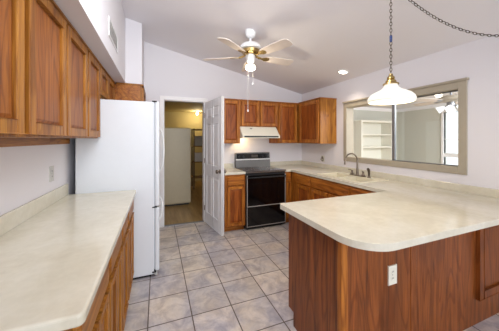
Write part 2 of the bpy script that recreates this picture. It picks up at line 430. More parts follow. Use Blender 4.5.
# ------------------------------------------------------------------ cabinet helpers
def cab_door(parent, F, x0, x1, z0, z1, M, ax, y=0, name='door', fr=.055, arch=False):
    """frame-and-panel door in frame F (x width, y outward); ax = world axis index of the width"""
    t = .024
    m = MB(F)
    m.box(x0, x0 + fr, y, y + t, z0, z1, .004); m.box(x1 - fr, x1, y, y + t, z0, z1, .004)
    m.box(x0 + fr - .002, x1 - fr + .002, y, y + t - .0005, z0, z0 + fr, .004); m.box(x0 + fr - .002, x1 - fr + .002, y, y + t - .0005, z1 - fr, z1, .004)
    o = m.build(name, M[2], parent)
    i = .022
    a0, a1, b0, b1 = x0 + fr - .003, x1 - fr + .003, z0 + fr - .003, z1 - fr + .003
    q = MB(F).box(a0, a1, y + .001, y + .007, b0, b1)
    q.hexa([(a0 + .006, y + .007, b0 + .006), (a1 - .006, y + .007, b0 + .006), (a1 - .006, y + .007, b1 - .006), (a0 + .006, y + .007, b1 - .006),
            (a0 + i, y + .012, b0 + i), (a1 - i, y + .012, b0 + i), (a1 - i, y + .012, b1 - i), (a0 + i, y + .012, b1 - i)])
    q.build('door_panel', (PNL if M is OAK else PNR if M is RED else M)[2], o)
    return o
def drawer(parent, F, x0, x1, z0, z1, M, ax, y=0, name='drawer_front'):
    m = MB(F).box(x0, x1, y, y + .012, z0, z1, .003)
    i = .014
    m.hexa([(x0 + .003, y + .012, z0 + .003), (x1 - .003, y + .012, z0 + .003), (x1 - .003, y + .012, z1 - .003), (x0 + .003, y + .012, z1 - .003),
            (x0 + i, y + .023, z0 + i), (x1 - i, y + .023, z0 + i), (x1 - i, y + .023, z1 - i), (x0 + i, y + .023, z1 - i)])
    return m.build(name, M[ax], parent)

# ------------------------------------------------------------------ left side: wall cabinets
FX = -.527                                 # face of left wall cabinets
LU0, LU1 = 1.425, 2.13
def left_upper(y0, y1, doors, label, z0=LU0, rail=True):
    t = thing('wall_cabinet', (XL, y0, z0), label, 'cabinet')
    MB().box(XL, FX - .02, y0 + .001, y1 - .001, z0, LU1).build('carcass', OAK[2], t)
    f = MB()
    ys = [y0 + .001] + [v for dd in doors for v in (dd[0] + .012, dd[1] - .012)] + [y1 - .001]
    for k in range(0, len(ys), 2): f.box(FX - .02, FX, ys[k], ys[k + 1], z0, LU1)
    for k in range(1, len(ys) - 1, 2): f.box(FX - .02, FX, ys[k], ys[k + 1], z0, z0 + .03).box(FX - .02, FX, ys[k], ys[k + 1], LU1 - .03, LU1)
    f.build('face_frame', OAK[2], t)
    if rail: MB().box(XL, XL + .025, y0 + .001, y1 - .001, z0 - .05, z0).build('mounting_rail', OAK[1], t)
    MB().box(FX - .005, FX + .022, y0 + .001, y1 - .001, LU1, LU1 + .015, .003).build('crown_strip', OAK[1], t)
    F = frame((FX, 0, 0), (0, 1, 0), (1, 0, 0))
    for a, b in doors: cab_door(t, F, a, b, z0 + .012, LU1 - .02, OAK, 1)
left_upper(.36, 1.240, [(.385, .795), (.815, 1.225)], 'oak wall cabinet cut by the left edge, nearest over the left worktop')
left_upper(1.240, 2.168, [(1.268, 1.698), (1.722, 2.152)], 'two-door oak wall cabinet above the left worktop, second from the front')
left_upper(2.168, 2.598, [(2.188, 2.582)], 'narrow one-door oak wall cabinet touching the near side of the refrigerator')
left_upper(2.602, 3.405, [(2.615, 2.99), (3.01, 3.39)], 'short oak wall cabinet under the soffit directly above the white refrigerator', z0=1.835, rail=False)
# pantry beyond the fridge
t = thing('pantry_cabinet', (-.45, 3.7, 0), 'deep oak pantry cabinet whose top shows just past the refrigerator', 'cabinet')
MB().box(XL, -.215, YC + .004, YB, 0, 2.125).build('carcass', RED[1], t)
MB().box(-.215, -.195, YC + .004, YB, .1, 2.125).build('face_frame', OAK[2], t)
MB().box(XL + .28, -.172, YC - .004, YB, 2.125, 2.145, .003).build('crown_strip', OAK[1], t)
cab_door(t, frame((-.195, 0, 0), (0, 1, 0), (1, 0, 0)), YC + .02, YB - .02, 1.30, 2.105, OAK, 1)
cab_door(t, frame((-.195, 0, 0), (0, 1, 0), (1, 0, 0)), YC + .02, YB - .02, .12, 1.27, OAK, 1)

# left base cabinets
CX = -.24
CZ0, CZ1 = .876, .914
bounds = [.83, 1.33, 1.775, 2.10, 2.588]
labs = ['oak base cabinet at the near end of the left worktop', 'oak base cabinet under the left worktop, second from its near end',
        'narrow oak base cabinet under the left worktop, next to last before refrigerator', 'oak base cabinet under the left worktop against the refrigerator']
for k in range(4):
    y0, y1 = bounds[k] + .001, bounds[k + 1] - .001
    t = thing('base_cabinet', (XL, y0, 0), labs[k], 'cabinet')
    MB().box(XL, CX - .02, y0, y1, .1, CZ0).box(XL, CX - .08, y0, y1, 0, .1).build('carcass', RED[2] if k else OAK[2], t)
    f = MB().box(CX - .02, CX, y0, y0 + .03, .1, CZ0).box(CX - .02, CX, y1 - .03, y1, .1, CZ0)
    for z0, z1 in ((.1, .13), (.69, .72), (.84, CZ0)): f.box(CX - .02, CX, y0 + .03, y1 - .03, z0, z1)
    f.build('face_frame', OAK[2], t)
    F = frame((CX, 0, 0), (0, 1, 0), (1, 0, 0))
    drawer(t, F, y0 + .02, y1 - .02, .718, .852, OAK, 1)
    ym = (y0 + y1) / 2
    if y1 - y0 > .4:
        cab_door(t, F, y0 + .02, ym - .008, .115, .695, OAK, 1, fr=.045); cab_door(t, F, ym + .008, y1 - .02, .115, .695, OAK, 1, fr=.045)
    else: cab_door(t, F, y0 + .02, y1 - .02, .115, .695, OAK, 1, fr=.045)
t = MB().prism([(XL, .80), (-.212, .80), (-.200, .804), (-.196, .816), (-.196, 2.586), (XL, 2.586)], CZ0, CZ1).build('countertop', m_lam, loc=(-.48, 1.7, CZ0), bevel=.009)
tag(t, 'long cream laminate countertop along the left wall, ending at the refrigerator', 'countertop')
MB().box(XL, XL + .02, .80, 2.586, CZ1 - .002, 1.014, .006).build('backsplash', m_lam, t)

# ------------------------------------------------------------------ refrigerator
FY0, FY1 = 2.592, 3.395
t = thing('refrigerator', (-.36, 3.0, 0), 'tall white refrigerator beside the left worktop, split door low down', 'refrigerator')
MB().box(-.705, -.032, FY0, FY1, .03, 1.80, .008).build('body', m_fridge, t)
MB().box(-.66, -.06, FY0 + .03, FY1 - .03, 0, .03).build('feet', m_blackp, t)
MB().box(-.032, -.022, FY0 + .01, FY1 - .01, .08, 1.79).build('gasket', m_gasket, t)
MB().box(-.028, .0, FY0 + .01, FY1 - .01, .015, .055, .003).build('toe_grille', m_plateg, t)
for z0, z1 in ((.725, 1.805), (.06, .712)):
    dd = MB().box(-.022, .020, FY0, FY1, z0, z1, .012, 3).build('door', m_fridge, t)
    if z0 > .5: pts = [(.018, .985), (.03, 1.0), (.062, 1.07), (.074, 1.15), (.078, 1.275), (.074, 1.40), (.062, 1.49), (.03, 1.56), (.018, 1.575)]
    else: pts = [(.018, .35), (.034, .37), (.052, .43), (.062, .50), (.06, .57), (.046, .62), (.03, .645), (.018, .65)]
    MB().tube([(x, FY1 - .075, z) for x, z in pts], .012, 10).build('handle', m_white, dd)
for z in (.718, 1.806): MB().box(-.05, -.004, FY0 - .004, FY0 + .05, z - .006, z + .006, .002).build('hinge', m_blackp, t)
MB().box(-.05, -.01, FY0 - .003, FY0 + .04, .045, .06, .002).build('hinge', m_blackp, t)

# ------------------------------------------------------------------ back wall: cabinets, range, hood
RX0, RX1 = 1.272, 1.968
UF = 3.685
UZ0, UZ1 = 1.345, 2.068
def back_upper(x0, x1, z0, doors, label):
    t = thing('wall_cabinet', (x0, YB, z0), label, 'cabinet')
    MB().box(x0, x1, UF + .02, YB, z0, UZ1).build('carcass', RED[2], t)
    f = MB(); xs = [x0] + [v for dd in doors for v in (dd[0] + .01, dd[1] - .01)] + [x1]
    for k in range(0, len(xs), 2): f.box(xs[k], xs[k + 1], UF, UF + .02, z0, UZ1)
    for k in range(1, len(xs) - 1, 2): f.box(xs[k], xs[k + 1], UF, UF + .02, z0, z0 + .03).box(xs[k], xs[k + 1], UF, UF + .02, UZ1 - .03, UZ1)
    f.build('face_frame', RED[2], t)
    MB().box(x0, x1, UF - .02, UF + .02, UZ1 - .001, UZ1 + .012, .003).build('crown_strip', RED[0], t)
    F = frame((0, UF, 0), (1, 0, 0), (0, -1, 0))
    for a, b in doors: cab_door(t, F, a, b, z0 + .012, UZ1 - .02, RED, 0, fr=.05)
back_upper(.965, 1.284, UZ0, [(.982, 1.272)], 'tall single-door oak wall cabinet between the white door and the range hood')
back_upper(1.286, 1.984, 1.632, [(1.30, 1.622), (1.646, 1.97)], 'short two-door oak wall cabinet directly above the range hood')
t = thing('wall_cabinet', (2.0, YB, UZ0), 'oak wall cabinet in the corner right of the range hood', 'cabinet')
MB().box(1.986, XR, UF + .02, YB, UZ0, UZ1).build('carcass', RED[2], t)
MB().box(1.986, 2.42, UF, UF + .02, UZ0, UZ1).build('face_frame', RED[2], t)
MB().box(1.986, 2.42, UF - .02, UF + .02, UZ1 - .001, UZ1 + .012, .003).build('crown_strip', RED[0], t)
cab_door(t, frame((0, UF, 0), (1, 0, 0), (0, -1, 0)), 2.005, 2.375, UZ0 + .012, UZ1 - .02, RED, 0, fr=.05)
UX = 2.40
t = thing('wall_cabinet', (XR, 3.03, UZ0), 'oak wall cabinet on the right wall beside the pass-through window', 'cabinet')
MB().box(UX + .02, XR, 3.03, UF - .002, UZ0, UZ1).build('carcass', OAK[2], t)
MB().box(UX, UX + .02, 3.03, UF - .022, UZ0, UZ1).build('face_frame', OAK[2], t)
MB().box(UX - .02, XR, 3.018, UF - .022, UZ1 - .001, UZ1 + .012, .003).build('crown_strip', RED[0], t)
cab_door(t, frame((UX, 0, 0), (0, 1, 0), (-1, 0, 0)), 3.055, 3.60, UZ0 + .012, UZ1 - .02, RED, 1, fr=.055)

# base cabinets on the back wall
BF = 3.40
def back_base(x0, x1, dx0, dx1, label):
    t = thing('base_cabinet', (x0, YB, 0), label, 'cabinet')
    MB().box(x0, x1, BF + .02, YB, .1, CZ0).build('carcass', RED[2], t)
    MB().box(x0, x1, BF + .07, YB, 0, .1).build('toe_kick', RED[0], t)
    f = MB().box(x0, dx0 + .01, BF, BF + .02, .08, CZ0).box(dx1 - .01, x1, BF, BF + .02, .08, CZ0)
    for z0, z1 in ((.08, .115), (.70, .725), (.845, CZ0)): f.box(dx0 + .01, dx1 - .01, BF, BF + .02, z0, z1)
    f.build('face_frame', RED[2], t)
    F = frame((0, BF, 0), (1, 0, 0), (0, -1, 0))
    drawer(t, F, dx0, dx1, .715, .855, RED, 0); cab_door(t, F, dx0, dx1, .105, .70, RED, 0, fr=.045)
back_base(.94, 1.268, .975, 1.252, 'narrow oak base cabinet between the white door and the range')
back_base(1.974, 2.09, 1.982, 2.082, 'very narrow oak base cabinet in the corner right of the range')
t = MB().prism([(.935, 3.375), (1.269, 3.375), (1.269, YB), (.935, YB)], CZ0, CZ1).build('countertop', m_lam, loc=(1.08, 3.7, CZ0), bevel=.008)
tag(t, 'small cream countertop piece left of the range', 'countertop')
MB().box(.935, 1.269, YB - .02, YB, CZ1 - .002, .985, .005).build('backsplash', m_lam, t)

# range
t = thing('electric_range', ((RX0 + RX1) / 2, 3.7, 0), 'black electric range with chrome-trimmed oven door between oak base cabinets', 'range')
MB().box(RX0 + .003, RX1 - .003, 3.39, 3.985, .02, .893).build('body', m_blackp, t)
MB().box(RX0 + .03, RX1 - .03, 3.42, 3.95, 0, .02).build('feet', m_blackp, t)
ct = MB().box(RX0, RX1, 3.352, 3.90, .893, .918, .006).build('cooktop', m_cook, t)
MB().box(RX0 + .001, RX1 - .001, 3.349, 3.356, .892, .912, .002).build('cooktop_trim', m_chrome, t)
for bx, by, br in ((RX0 + .2, 3.51, .10), (RX1 - .2, 3.51, .085), (RX0 + .2, 3.75, .085), (RX1 - .2, 3.75, .10)):
    q = MB()
    for rr in (br, br * .62): q.lathe([(rr - .008, .918), (rr - .008, .9192), (rr, .9192), (rr, .918)], (bx, by, 0), 32)
    q.build('burner_ring', m_burn, ct)
g = MB().hexa([(RX0 + .012, 3.905, .91), (RX1 - .012, 3.905, .91), (RX1 - .012, 3.99, .91), (RX0 + .012, 3.99, .91),
               (RX0 + .012, 3.935, 1.175), (RX1 - .012, 3.935, 1.175), (RX1 - .012, 3.99, 1.175), (RX0 + .012, 3.99, 1.175)], .006).build('backguard', m_guard, t)
def gy(z): return 3.905 + .03 * (z - .91) / .265
g2 = MB().hexa([(RX0 + .03, gy(1.07) - .005, 1.07), (RX1 - .03, gy(1.07) - .005, 1.07), (RX1 - .03, gy(1.07) + .01, 1.07), (RX0 + .03, gy(1.07) + .01, 1.07),
                (RX0 + .03, gy(1.158) - .005, 1.158), (RX1 - .03, gy(1.158) - .005, 1.158), (RX1 - .03, gy(1.158) + .01, 1.158), (RX0 + .03, gy(1.158) + .01, 1.158)]).build('control_panel', m_blackgl, t)
MB().box(RX0 + .31, RX0 + .44, gy(1.11) - .008, gy(1.11), 1.085, 1.135, .001).build('clock_display', m_slot, g2)
for kx in (.075, .16, .53, .61): MB().lathe([(0, 0), (.02, 0), (.018, .022), (0, .024)], (RX0 + kx, gy(1.105) - .004, 1.105), 18, (0, -1, 0)).build('knob', m_blackp, g2)
MB().box(RX0 + .012, RX1 - .012, gy(1.03) - .006, gy(1.03) + .004, 1.045, 1.06, .001).build('chrome_strip', m_white, t)
od = MB().box(RX0 + .008, RX1 - .008, 3.362, 3.388, .365, .855, .006).build('oven_door', m_blackgl, t)
q = MB()
for a, b, c, e in ((RX0 + .008, RX0 + .02, .365, .855), (RX1 - .02, RX1 - .008, .365, .855)): q.box(a, b, 3.355, 3.368, c, e, .002)
q.box(RX0 + .02, RX1 - .02, 3.355, 3.368, .365, .377, .002).build('chrome_trim', m_strip, od)
MB().box(RX0 + .09, RX1 - .09, 3.3595, 3.364, .44, .72, .002).build('oven_window', m_blackgl, od)
MB().tube([(RX0 + .02, 3.358, .822), (RX0 + .02, 3.325, .822), (RX1 - .02, 3.325, .822), (RX1 - .02, 3.358, .822)], .011, 10).build('handle', m_blackp, od)
dr = MB().box(RX0 + .008, RX1 - .008, 3.362, 3.388, .055, .352, .006).build('storage_drawer', m_blackgl, t)
MB().box(RX0 + .008, RX0 + .018, 3.357, 3.366, .055, .352, .002).box(RX1 - .018, RX1 - .008, 3.357, 3.366, .055, .352, .002).box(RX0 + .018, RX1 - .018, 3.357, 3.366, .055, .065, .002).build('chrome_trim', m_strip, dr)

# hood
HX0, HX1 = 1.275, 1.958
t = thing('range_hood', ((HX0 + HX1) / 2, YB, 1.45), 'cream range hood with lamp above the black range', 'range hood')
MB().hexa([(HX0, 3.545, 1.475), (HX1, 3.545, 1.475), (HX1, YB, 1.475), (HX0, YB, 1.475), (HX0 + .0, 3.69, 1.63), (HX1 - .0, 3.69, 1.63), (HX1 - .0, YB, 1.63), (HX0 + .0, YB, 1.63)], .005).build('canopy', m_almond, t)
MB().box(HX0, HX0 + .02, 3.54, YB, 1.435, 1.478, .003).box(HX1 - .02, HX1, 3.54, YB, 1.435, 1.478, .003).box(HX0 + .02, HX1 - .02, 3.54, 3.56, 1.435, 1.478, .003).build('lip', m_almond, t)
MB().box(HX0 + .03, HX1 - .03, 3.537, 3.542, 1.447, 1.472, .001).build('black_strip', m_blackp, t)
MB().box(HX0 + .17, HX0 + .21, 3.648, 3.66, 1.588, 1.598).build('badge', m_blackp, t)
MB().box(HX0 + .25, HX1 - .03, 3.57, 3.98, 1.466, 1.474).build('filter', m_alum, t)
MB().lathe([(0, 0), (.035, .0), (.035, .01), (0, .012)], (HX0 + .13, 3.86, 1.458), 20).build('lamp_lens', m_can, t)
lamp('hood_lamp', 'POINT', (HX0 + .13, 3.86, 1.43), 1.7, (1, .72, .36), size=.03)

# ------------------------------------------------------------------ right wall base run, peninsula, U worktop
SF = 2.105
t = thing('base_cabinet', (XR, 3.4, 0), 'oak corner base cabinet on the right wall next to the sink cabinet', 'cabinet')
MB().box(SF + .02, XR, 2.865, YB, .1, CZ0).build('carcass', RED[2], t)
MB().box(SF + .075, XR, 2.865, YB, 0, .1).build('toe_kick', m_toe, t)
MB().box(SF, SF + .02, 2.865, 3.42, .1, CZ0).build('face_frame', RED[2], t)
F = frame((SF, 0, 0), (0, 1, 0), (-1, 0, 0))
drawer(t, F, 2.88, 3.23, .715, .855, RED, 1); cab_door(t, F, 2.88, 3.23, .115, .70, RED, 1)
t = thing('base_cabinet', (XR, 2.2, 0), 'wide oak sink base cabinet below the faucet', 'cabinet')
MB().box(SF + .02, XR, 1.60, 2.862, .1, .70).box(SF + .02, XR, 1.60, 1.98, .70, CZ0).box(SF + .02, XR, 2.82, 2.862, .70, CZ0).box(SF + .075, XR, 1.60, 2.862, 0, .1).build('carcass', RED[2], t)
MB().box(SF, SF + .02, 1.60, 2.862, .1, CZ0).build('face_frame', RED[2], t)
drawer(t, F, 2.115, 2.845, .715, .855, RED, 1, name='false_front'); drawer(t, F, 1.63, 2.095, .715, .855, RED, 1)
cab_door(t, F, 2.49, 2.845, .115, .70, RED, 1); cab_door(t, F, 2.115, 2.47, .115, .70, RED, 1)
# peninsula cabinet
PENM = [PEN, PEN, PEN]
PX0, PYN, PYF = .96, 1.03, 1.597
t = thing('peninsula_cabinet', (1.8, 1.3, 0), 'oak peninsula base with plain plywood end and back under the cream bar top', 'cabinet')
MB().box(PX0 + .012, XR - .004, PYN + .012, PYF, .10, CZ0).box(PX0 + .012, XR - .004, PYN + .012, PYF - .07, 0, .1).build('carcass', RED[0], t)
MB().box(PX0, PX0 + .012, PYN + .03, PYF, .105, CZ0).box(PX0, PX0 + .012, PYN + .03, PYF - .07, 0, .105).build('end_panel', PEN, t)
MB().box(PX0 - .002, PX0 + .045, PYN - .002, PYN + .032, 0, CZ0, .003).build('corner_post', RED[2], t)
MB().box(PX0 + .045, 1.53, PYN, PYN + .012, 0, CZ0).build('back_panel', PEN, t)
MB().box(1.53, 1.585, PYN - .003, PYN + .012, 0, CZ0, .002).build('seam_stile', PEN, t)
MB().box(1.585, 2.24, PYN, PYN + .012, 0, CZ0).build('back_panel', PEN, t)
MB().box(2.24, XR - .004, PYN, PYN + .012, 0, CZ0).build('back_panel', PEN, t)
cab_door(t, frame((0, PYN, 0), (1, 0, 0), (0, -1, 0)), 2.265, 2.69, .195, .79, PENM, 0, fr=.06)
# worktop
r = .19
arc = [(.887 + r - r * math.sin(a), .795 + r - r * math.cos(a)) for a in [R(90) * k / 14 for k in range(15)]]
r2 = .03
pts = [(1.971, YB), (XR, YB), (XR, .795)] + arc + [(.887, 1.60), (.892, 1.612), (.905, 1.617), (2.08, 1.617), (2.08, 3.375), (1.971, 3.375)]
SK = (2.165, 2.60, 2.03, 2.76)
hole = [(SK[0], SK[2]), (SK[1] - .11, SK[2]), (SK[1] - .11, SK[3]), (SK[0], SK[3])]
t = MB().prism(pts, CZ0, CZ1, [hole]).build('countertop', m_lam, loc=(2.1, 1.6, CZ0), bevel=.009)
tag(t, 'large cream U-shaped countertop with rounded peninsula bar on the right', 'countertop')
MB().box(XR - .02, XR, .80, YB - .02, CZ1 - .002, .985, .005).box(1.971, XR, YB - .02, YB, CZ1 - .002, .985, .005).build('backsplash', m_lam, t)

# sink, faucet
t = thing('sink', (2.37, 2.4, CZ1), 'cream double-bowl drop-in sink set into the right worktop', 'sink')
o0, o1, q0, q1 = SK[0] - .02, SK[1], SK[2] - .02, SK[3] + .02
ym = (q0 + q1) / 2
bowls = [[(o0 + .035, q0 + .035), (o1 - .125, q0 + .035), (o1 - .125, ym - .015), (o0 + .035, ym - .015)], [(o0 + .035, ym + .015), (o1 - .125, ym + .015), (o1 - .125, q1 - .035), (o0 + .035, q1 - .035)]]
MB().prism([(o0, q0), (o1, q0), (o1, q1), (o0, q1)], CZ1, CZ1 + .009, bowls).build('rim', m_sink, t, bevel=.004)
for b in bowls:
    (x0, y0), (x1, _), (_, y1) = b[0], b[1], b[2]
    q = MB()
    q.box(x0 - .004, x0, y0 - .004, y1 + .004, .755, CZ1 + .004).box(x1, x1 + .004, y0 - .004, y1 + .004, .755, CZ1 + .004)
    q.box(x0, x1, y0 - .004, y0, .755, CZ1 + .004).box(x0, x1, y1, y1 + .004, .755, CZ1 + .004).box(x0, x1, y0, y1, .751, .757)
    bo = q.build('bowl', m_sink, t)
    MB().lathe([(0, .759), (.038, .759), (.042, .757)], ((x0 + x1) / 2, (y0 + y1) / 2, 0), 20).build('drain', m_chrome, bo)
ZS = CZ1 + .009
fx, fy = 2.51, 2.40
t = thing('faucet', (fx, fy, ZS), 'tall gooseneck faucet with two handles behind the sink under the window', 'faucet')
MB().box(fx - .025, fx + .025, fy - .12, fy + .12, ZS, ZS + .012, .005).build('base_plate', m_bronze, t)
pts = [(fx, fy, ZS + .012), (fx, fy, ZS + .1), (fx, fy, ZS + .19)] + [(fx - .108 + .108 * math.cos(R(a)), fy, ZS + .195 + .108 * math.sin(R(a))) for a in range(0, 181, 15)] + [(fx - .219, fy, ZS + .16)]
MB().tube(pts, [.02, .014, .011] + [.0095] * 13 + [.012], 12).build('spout', m_bronze, t)
for s in (1, -1):
    hy_ = fy + s * .095
    hd = MB().lathe([(0, 0), (.022, 0), (.024, .012), (.014, .03), (.012, .05), (.015, .056), (0, .062)], (fx, hy_, ZS + .01), 18).build('handle', m_bronze, t)
    MB().tube([(fx, hy_, ZS + .062), (fx - .02, hy_ + s * .012, ZS + .075), (fx - .045, hy_ + s * .025, ZS + .078)], [.007, .006, .006], 8).build('lever', m_bronze, hd)
t = thing('side_sprayer', (fx, fy - .185, ZS), 'short dark side sprayer standing right of the faucet', 'sprayer')
MB().lathe([(0, 0), (.022, 0), (.022, .01), (.014, .016), (.014, .03), (0, .03)], (fx, fy - .185, ZS), 18).build('collar', m_bronze, t)
MB().tube([(fx, fy - .185, ZS + .03), (fx, fy - .185, ZS + .07), (fx - .006, fy - .185, ZS + .1), (fx - .022, fy - .185, ZS + .118)], [.012, .014, .018, .015], 12).build('spray_head', m_dkmetal, t)

# ------------------------------------------------------------------ outlets
def outlet(loc, u, n, w, h, label, mat, name='outlet', cat='outlet'):
    F = frame(loc, u, n)
    t = thing(name, loc, label, cat)
    MB(F).box(-w / 2, w / 2, 0, .006, -h / 2, h / 2, .002).build('cover_plate', mat, t)
    for z in (-.02, .02):
        rc = MB(F).lathe([(0, .0), (.0145, .0), (.0145, .002), (0, .002)], (0, .006, z * h / .115), 16, (0, 1, 0)).build('receptacle', mat, t)
        MB(F).box(-.006, -.004, .0075, .0088, z * h / .115 - .005, z * h / .115 + .006).box(.004, .006, .0075, .0088, z * h / .115 - .005, z * h / .115 + .006).build('slot', m_slot, rc)
    MB(F).cyl((0, .006, 0), (0, .0075, 0), .003, 8).build('screw', m_chrome, t)
    return t
outlet((1.358, PYN, .575), (1, 0, 0), (0, -1, 0), .072, .118, 'white electrical outlet on the oak back of the peninsula', m_plate)
outlet((XL, 2.264, 1.147), (0, 1, 0), (1, 0, 0), .078, .118, 'grey-beige electrical outlet on the left wall above the worktop', m_plateg)
ro = outlet((XR, 3.36, 1.075), (0, 1, 0), (-1, 0, 0), .075, .11, 'outlet with a curled dark cord on the right wall by the corner cabinet', m_plate)
MB().tube([(XR - .012, 3.37, 1.115), (XR - .04, 3.345, 1.12), (XR - .045, 3.31, 1.09), (XR - .04, 3.31, 1.05), (XR - .03, 3.345, 1.035), (XR - .03, 3.385, 1.06), (XR - .035, 3.36, 1.095), (XR - .035, 3.32, 1.075)], .006, 8).build('cord', m_slot, ro)

# vent grille on the soffit
t = thing('vent_grille', (-.385, 2.495, 2.375), 'white air vent grille high on the soffit face', 'vent')
v0, v1, z0, z1 = 2.265, 2.725, 2.295, 2.455
MB().box(-.385, -.377, v0, v1, z0, z0 + .016, .002).box(-.385, -.377, v0, v1, z1 - .016, z1, .002).box(-.385, -.377, v0, v0 + .018, z0 + .016, z1 - .016, .002).box(-.385, -.377, v1 - .018, v1, z0 + .016, z1 - .016, .002).build('vent_frame', m_white, t)
MB().box(-.385, -.383, v0 + .018, v1 - .018, z0 + .016, z1 - .016).build('backing', m_plateg, t)
q = MB()
for k in range(11):
    z = z0 + .022 + k * .0112
    q.hexa([(-.383, v0 + .018, z), (-.378, v0 + .018, z - .004), (-.378, v1 - .018, z - .004), (-.383, v1 - .018, z),
            (-.383, v0 + .018, z + .002), (-.378, v0 + .018, z - .002), (-.378, v1 - .018, z - .002), (-.383, v1 - .018, z + .002)])
q.build('louvers', m_white, t)

# ------------------------------------------------------------------ recessed light
nc = Vector((-CS, 0, -1)).normalized()                     # ceiling normal, into the room
cx_, cy_ = 2.47, 2.62
cp = Vector((cx_, cy_, ceil(cx_)))
t = thing('recessed_light', cp, 'lit round recessed ceiling light right of the fan', 'ceiling light')
MB().lathe([(.055, .0), (.085, 0), (.085, .005), (.06, .01), (.055, .004)], cp, 28, nc).build('trim_ring', m_white, t)
MB().lathe([(0, .001), (.056, .001), (.05, .006), (0, .009)], cp, 28, nc).build('diffuser', m_can, t)
lamp('recessed_lamp', 'SPOT', cp + nc * .03, 15, (1, .86, .66), (0, 0, 0), .05, spot=100)

# ------------------------------------------------------------------ kitchen ceiling fan
kx, ky = 1.026, 2.573
kc = ceil(kx)
FZ = -.035                                   # drop of the whole fan
t = thing('ceiling_fan', (kx, ky, kc), 'white five-blade ceiling fan with brass arms and lit bulb over the kitchen', 'ceiling fan')
MB().lathe([(0, .02), (.062, .02), (.064, -.02), (.055, -.06), (.03, -.08), (0, -.08)], (kx, ky, kc), 28).build('ceiling_canopy', m_white, t)
MB().cyl((kx, ky, kc - .14), (kx, ky, kc - .07), .014, 12).build('downrod', m_white, t)
MB().lathe([(0, FZ + 2.60), (.05, FZ + 2.595), (.105, FZ + 2.57), (.128, FZ + 2.535), (.126, FZ + 2.515), (.1, FZ + 2.505), (0, FZ + 2.505)], (kx, ky, 0), 36).build('motor_housing', m_white, t)
MB().lathe([(.09, FZ + 2.506), (.108, FZ + 2.50), (.1, FZ + 2.47), (.075, FZ + 2.452), (.0, FZ + 2.45)], (kx, ky, 0), 36).build('brass_band', m_brass, t)
MB().lathe([(0, FZ + 2.452), (.05, FZ + 2.45), (.055, FZ + 2.43), (.05, FZ + 2.38), (.04, FZ + 2.365), (0, FZ + 2.362)], (kx, ky, 0), 28).build('switch_housing', m_white, t)
MB().lathe([(0, FZ + 2.364), (.022, FZ + 2.362), (.024, FZ + 2.34), (.05, FZ + 2.325), (.062, FZ + 2.305), (.056, FZ + 2.282), (.035, FZ + 2.268), (0, FZ + 2.264)], (kx, ky, 0), 28).build('lit_globe', m_bulb, t)
lamp('fan_lamp', 'POINT', (kx, ky, 2.19), 5, (1, .88, .68), size=.05)
for k in range(5):
    a = R(3 + 72 * k); e = Vector((math.cos(a), math.sin(a), 0)); w = Vector((-math.sin(a), math.cos(a), 0))
    tilt = R(-13); c2 = w * math.cos(tilt) + Vector((0, 0, 1)) * math.sin(tilt); n2 = e.cross(c2)
    FM = Matrix(((e.x, c2.x, n2.x, kx), (e.y, c2.y, n2.y, ky), (e.z, c2.z, n2.z, FZ + 2.43), (0, 0, 0, 1)))
    out = [(.19, -.045), (.24, -.058), (.40, -.066), (.54, -.068), (.575, -.055), (.585, -.03), (.585, .03), (.575, .055), (.54, .068), (.40, .066), (.24, .058), (.19, .045)]
    bl = MB(FM).prism(out, -.003, .003).build('blade', m_blade, t)
    q = MB(FM).prism([(.10, -.012), (.15, -.014), (.19, -.036), (.235, -.03), (.25, 0), (.235, .03), (.19, .036), (.15, .014), (.10, .012)], -.009, -.003)
    q.cyl((.07, 0, .012), (.14, 0, -.004), .012, 10).build('blade_arm', m_brass, bl)
for dx, dy, zb, nm in ((.04, -.02, 1.765, 'pull_chain'), (.012, -.045, 2.075, 'pull_chain')):
    dx_ = dx * (-1 if zb < 2 else 1)
    c = MB().tube([(kx + dx_, ky + dy, 2.40), (kx + dx_, ky + dy, zb)], .0022, 6).build(nm, m_plateg, t)
    MB().lathe([(0, 0), (.008, .004), (.009, .018), (.004, .032), (0, .034)], (kx + dx_, ky + dy, zb - .03), 12).build('pull_knob', m_white, c)

# ------------------------------------------------------------------ pendant lamp over the peninsula with swag chain
px, py = 1.56, 1.19
pc = ceil(px)
t = thing('pendant_lamp', (px, py, pc), 'white glass pendant lamp with brass cap hanging over the peninsula on a swagged chain', 'pendant lamp')
prof = [(.04, 1.812), (.042, 1.802), (.05, 1.786), (.068, 1.771), (.098, 1.757), (.126, 1.742), (.145, 1.722), (.152, 1.704), (.151, 1.690), (.147, 1.685)]
inn = [(r_ - .005, z_ - .002) for r_, z_ in prof[::-1]]
MB().lathe(prof + inn, (px, py, 0), 48).build('lamp_shade', m_shade, t)
MB().lathe([(0, 1.886), (.012, 1.885), (.014, 1.872), (.024, 1.862), (.026, 1.85), (.02, 1.845), (.032, 1.838), (.036, 1.822), (.05, 1.816), (.052, 1.808), (.0, 1.808)], (px, py, 0), 32).build('brass_cap', m_brass, t)
MB().lathe([(0, 1.80), (.014, 1.80), (.016, 1.775), (.03, 1.75), (.034, 1.738), (.026, 1.716), (0, 1.71)], (px, py, 0), 20).build('bulb', m_bulb, t)
lamp('pendant_bulb_light', 'POINT', (px, py, 1.665), 4.4, (1, .80, .46), size=.06)
ch = MB().chain([(px, py, 1.893), (px, py, pc - .035)], .03, .014, .0022)
ch.build('chain', m_dkmetal, t)
MB().box(px - .007, px + .007, py - .007, py + .007, 2.115, 2.16, .003).build('blue_tape', m_blue, t)
q2 = (2.70, .75)
sw = []
for k in range(41):
    s = k / 40; x = px + (q2[0] - px) * s; y = py + (q2[1] - py) * s
    sw.append((x, y, (pc - .035) * (1 - s) + (ceil(q2[0]) - .035) * s - 4 * .24 * s * (1 - s)))
MB().chain(sw, .034, .017, .0026).build('swag_chain', m_dkmetal, t)
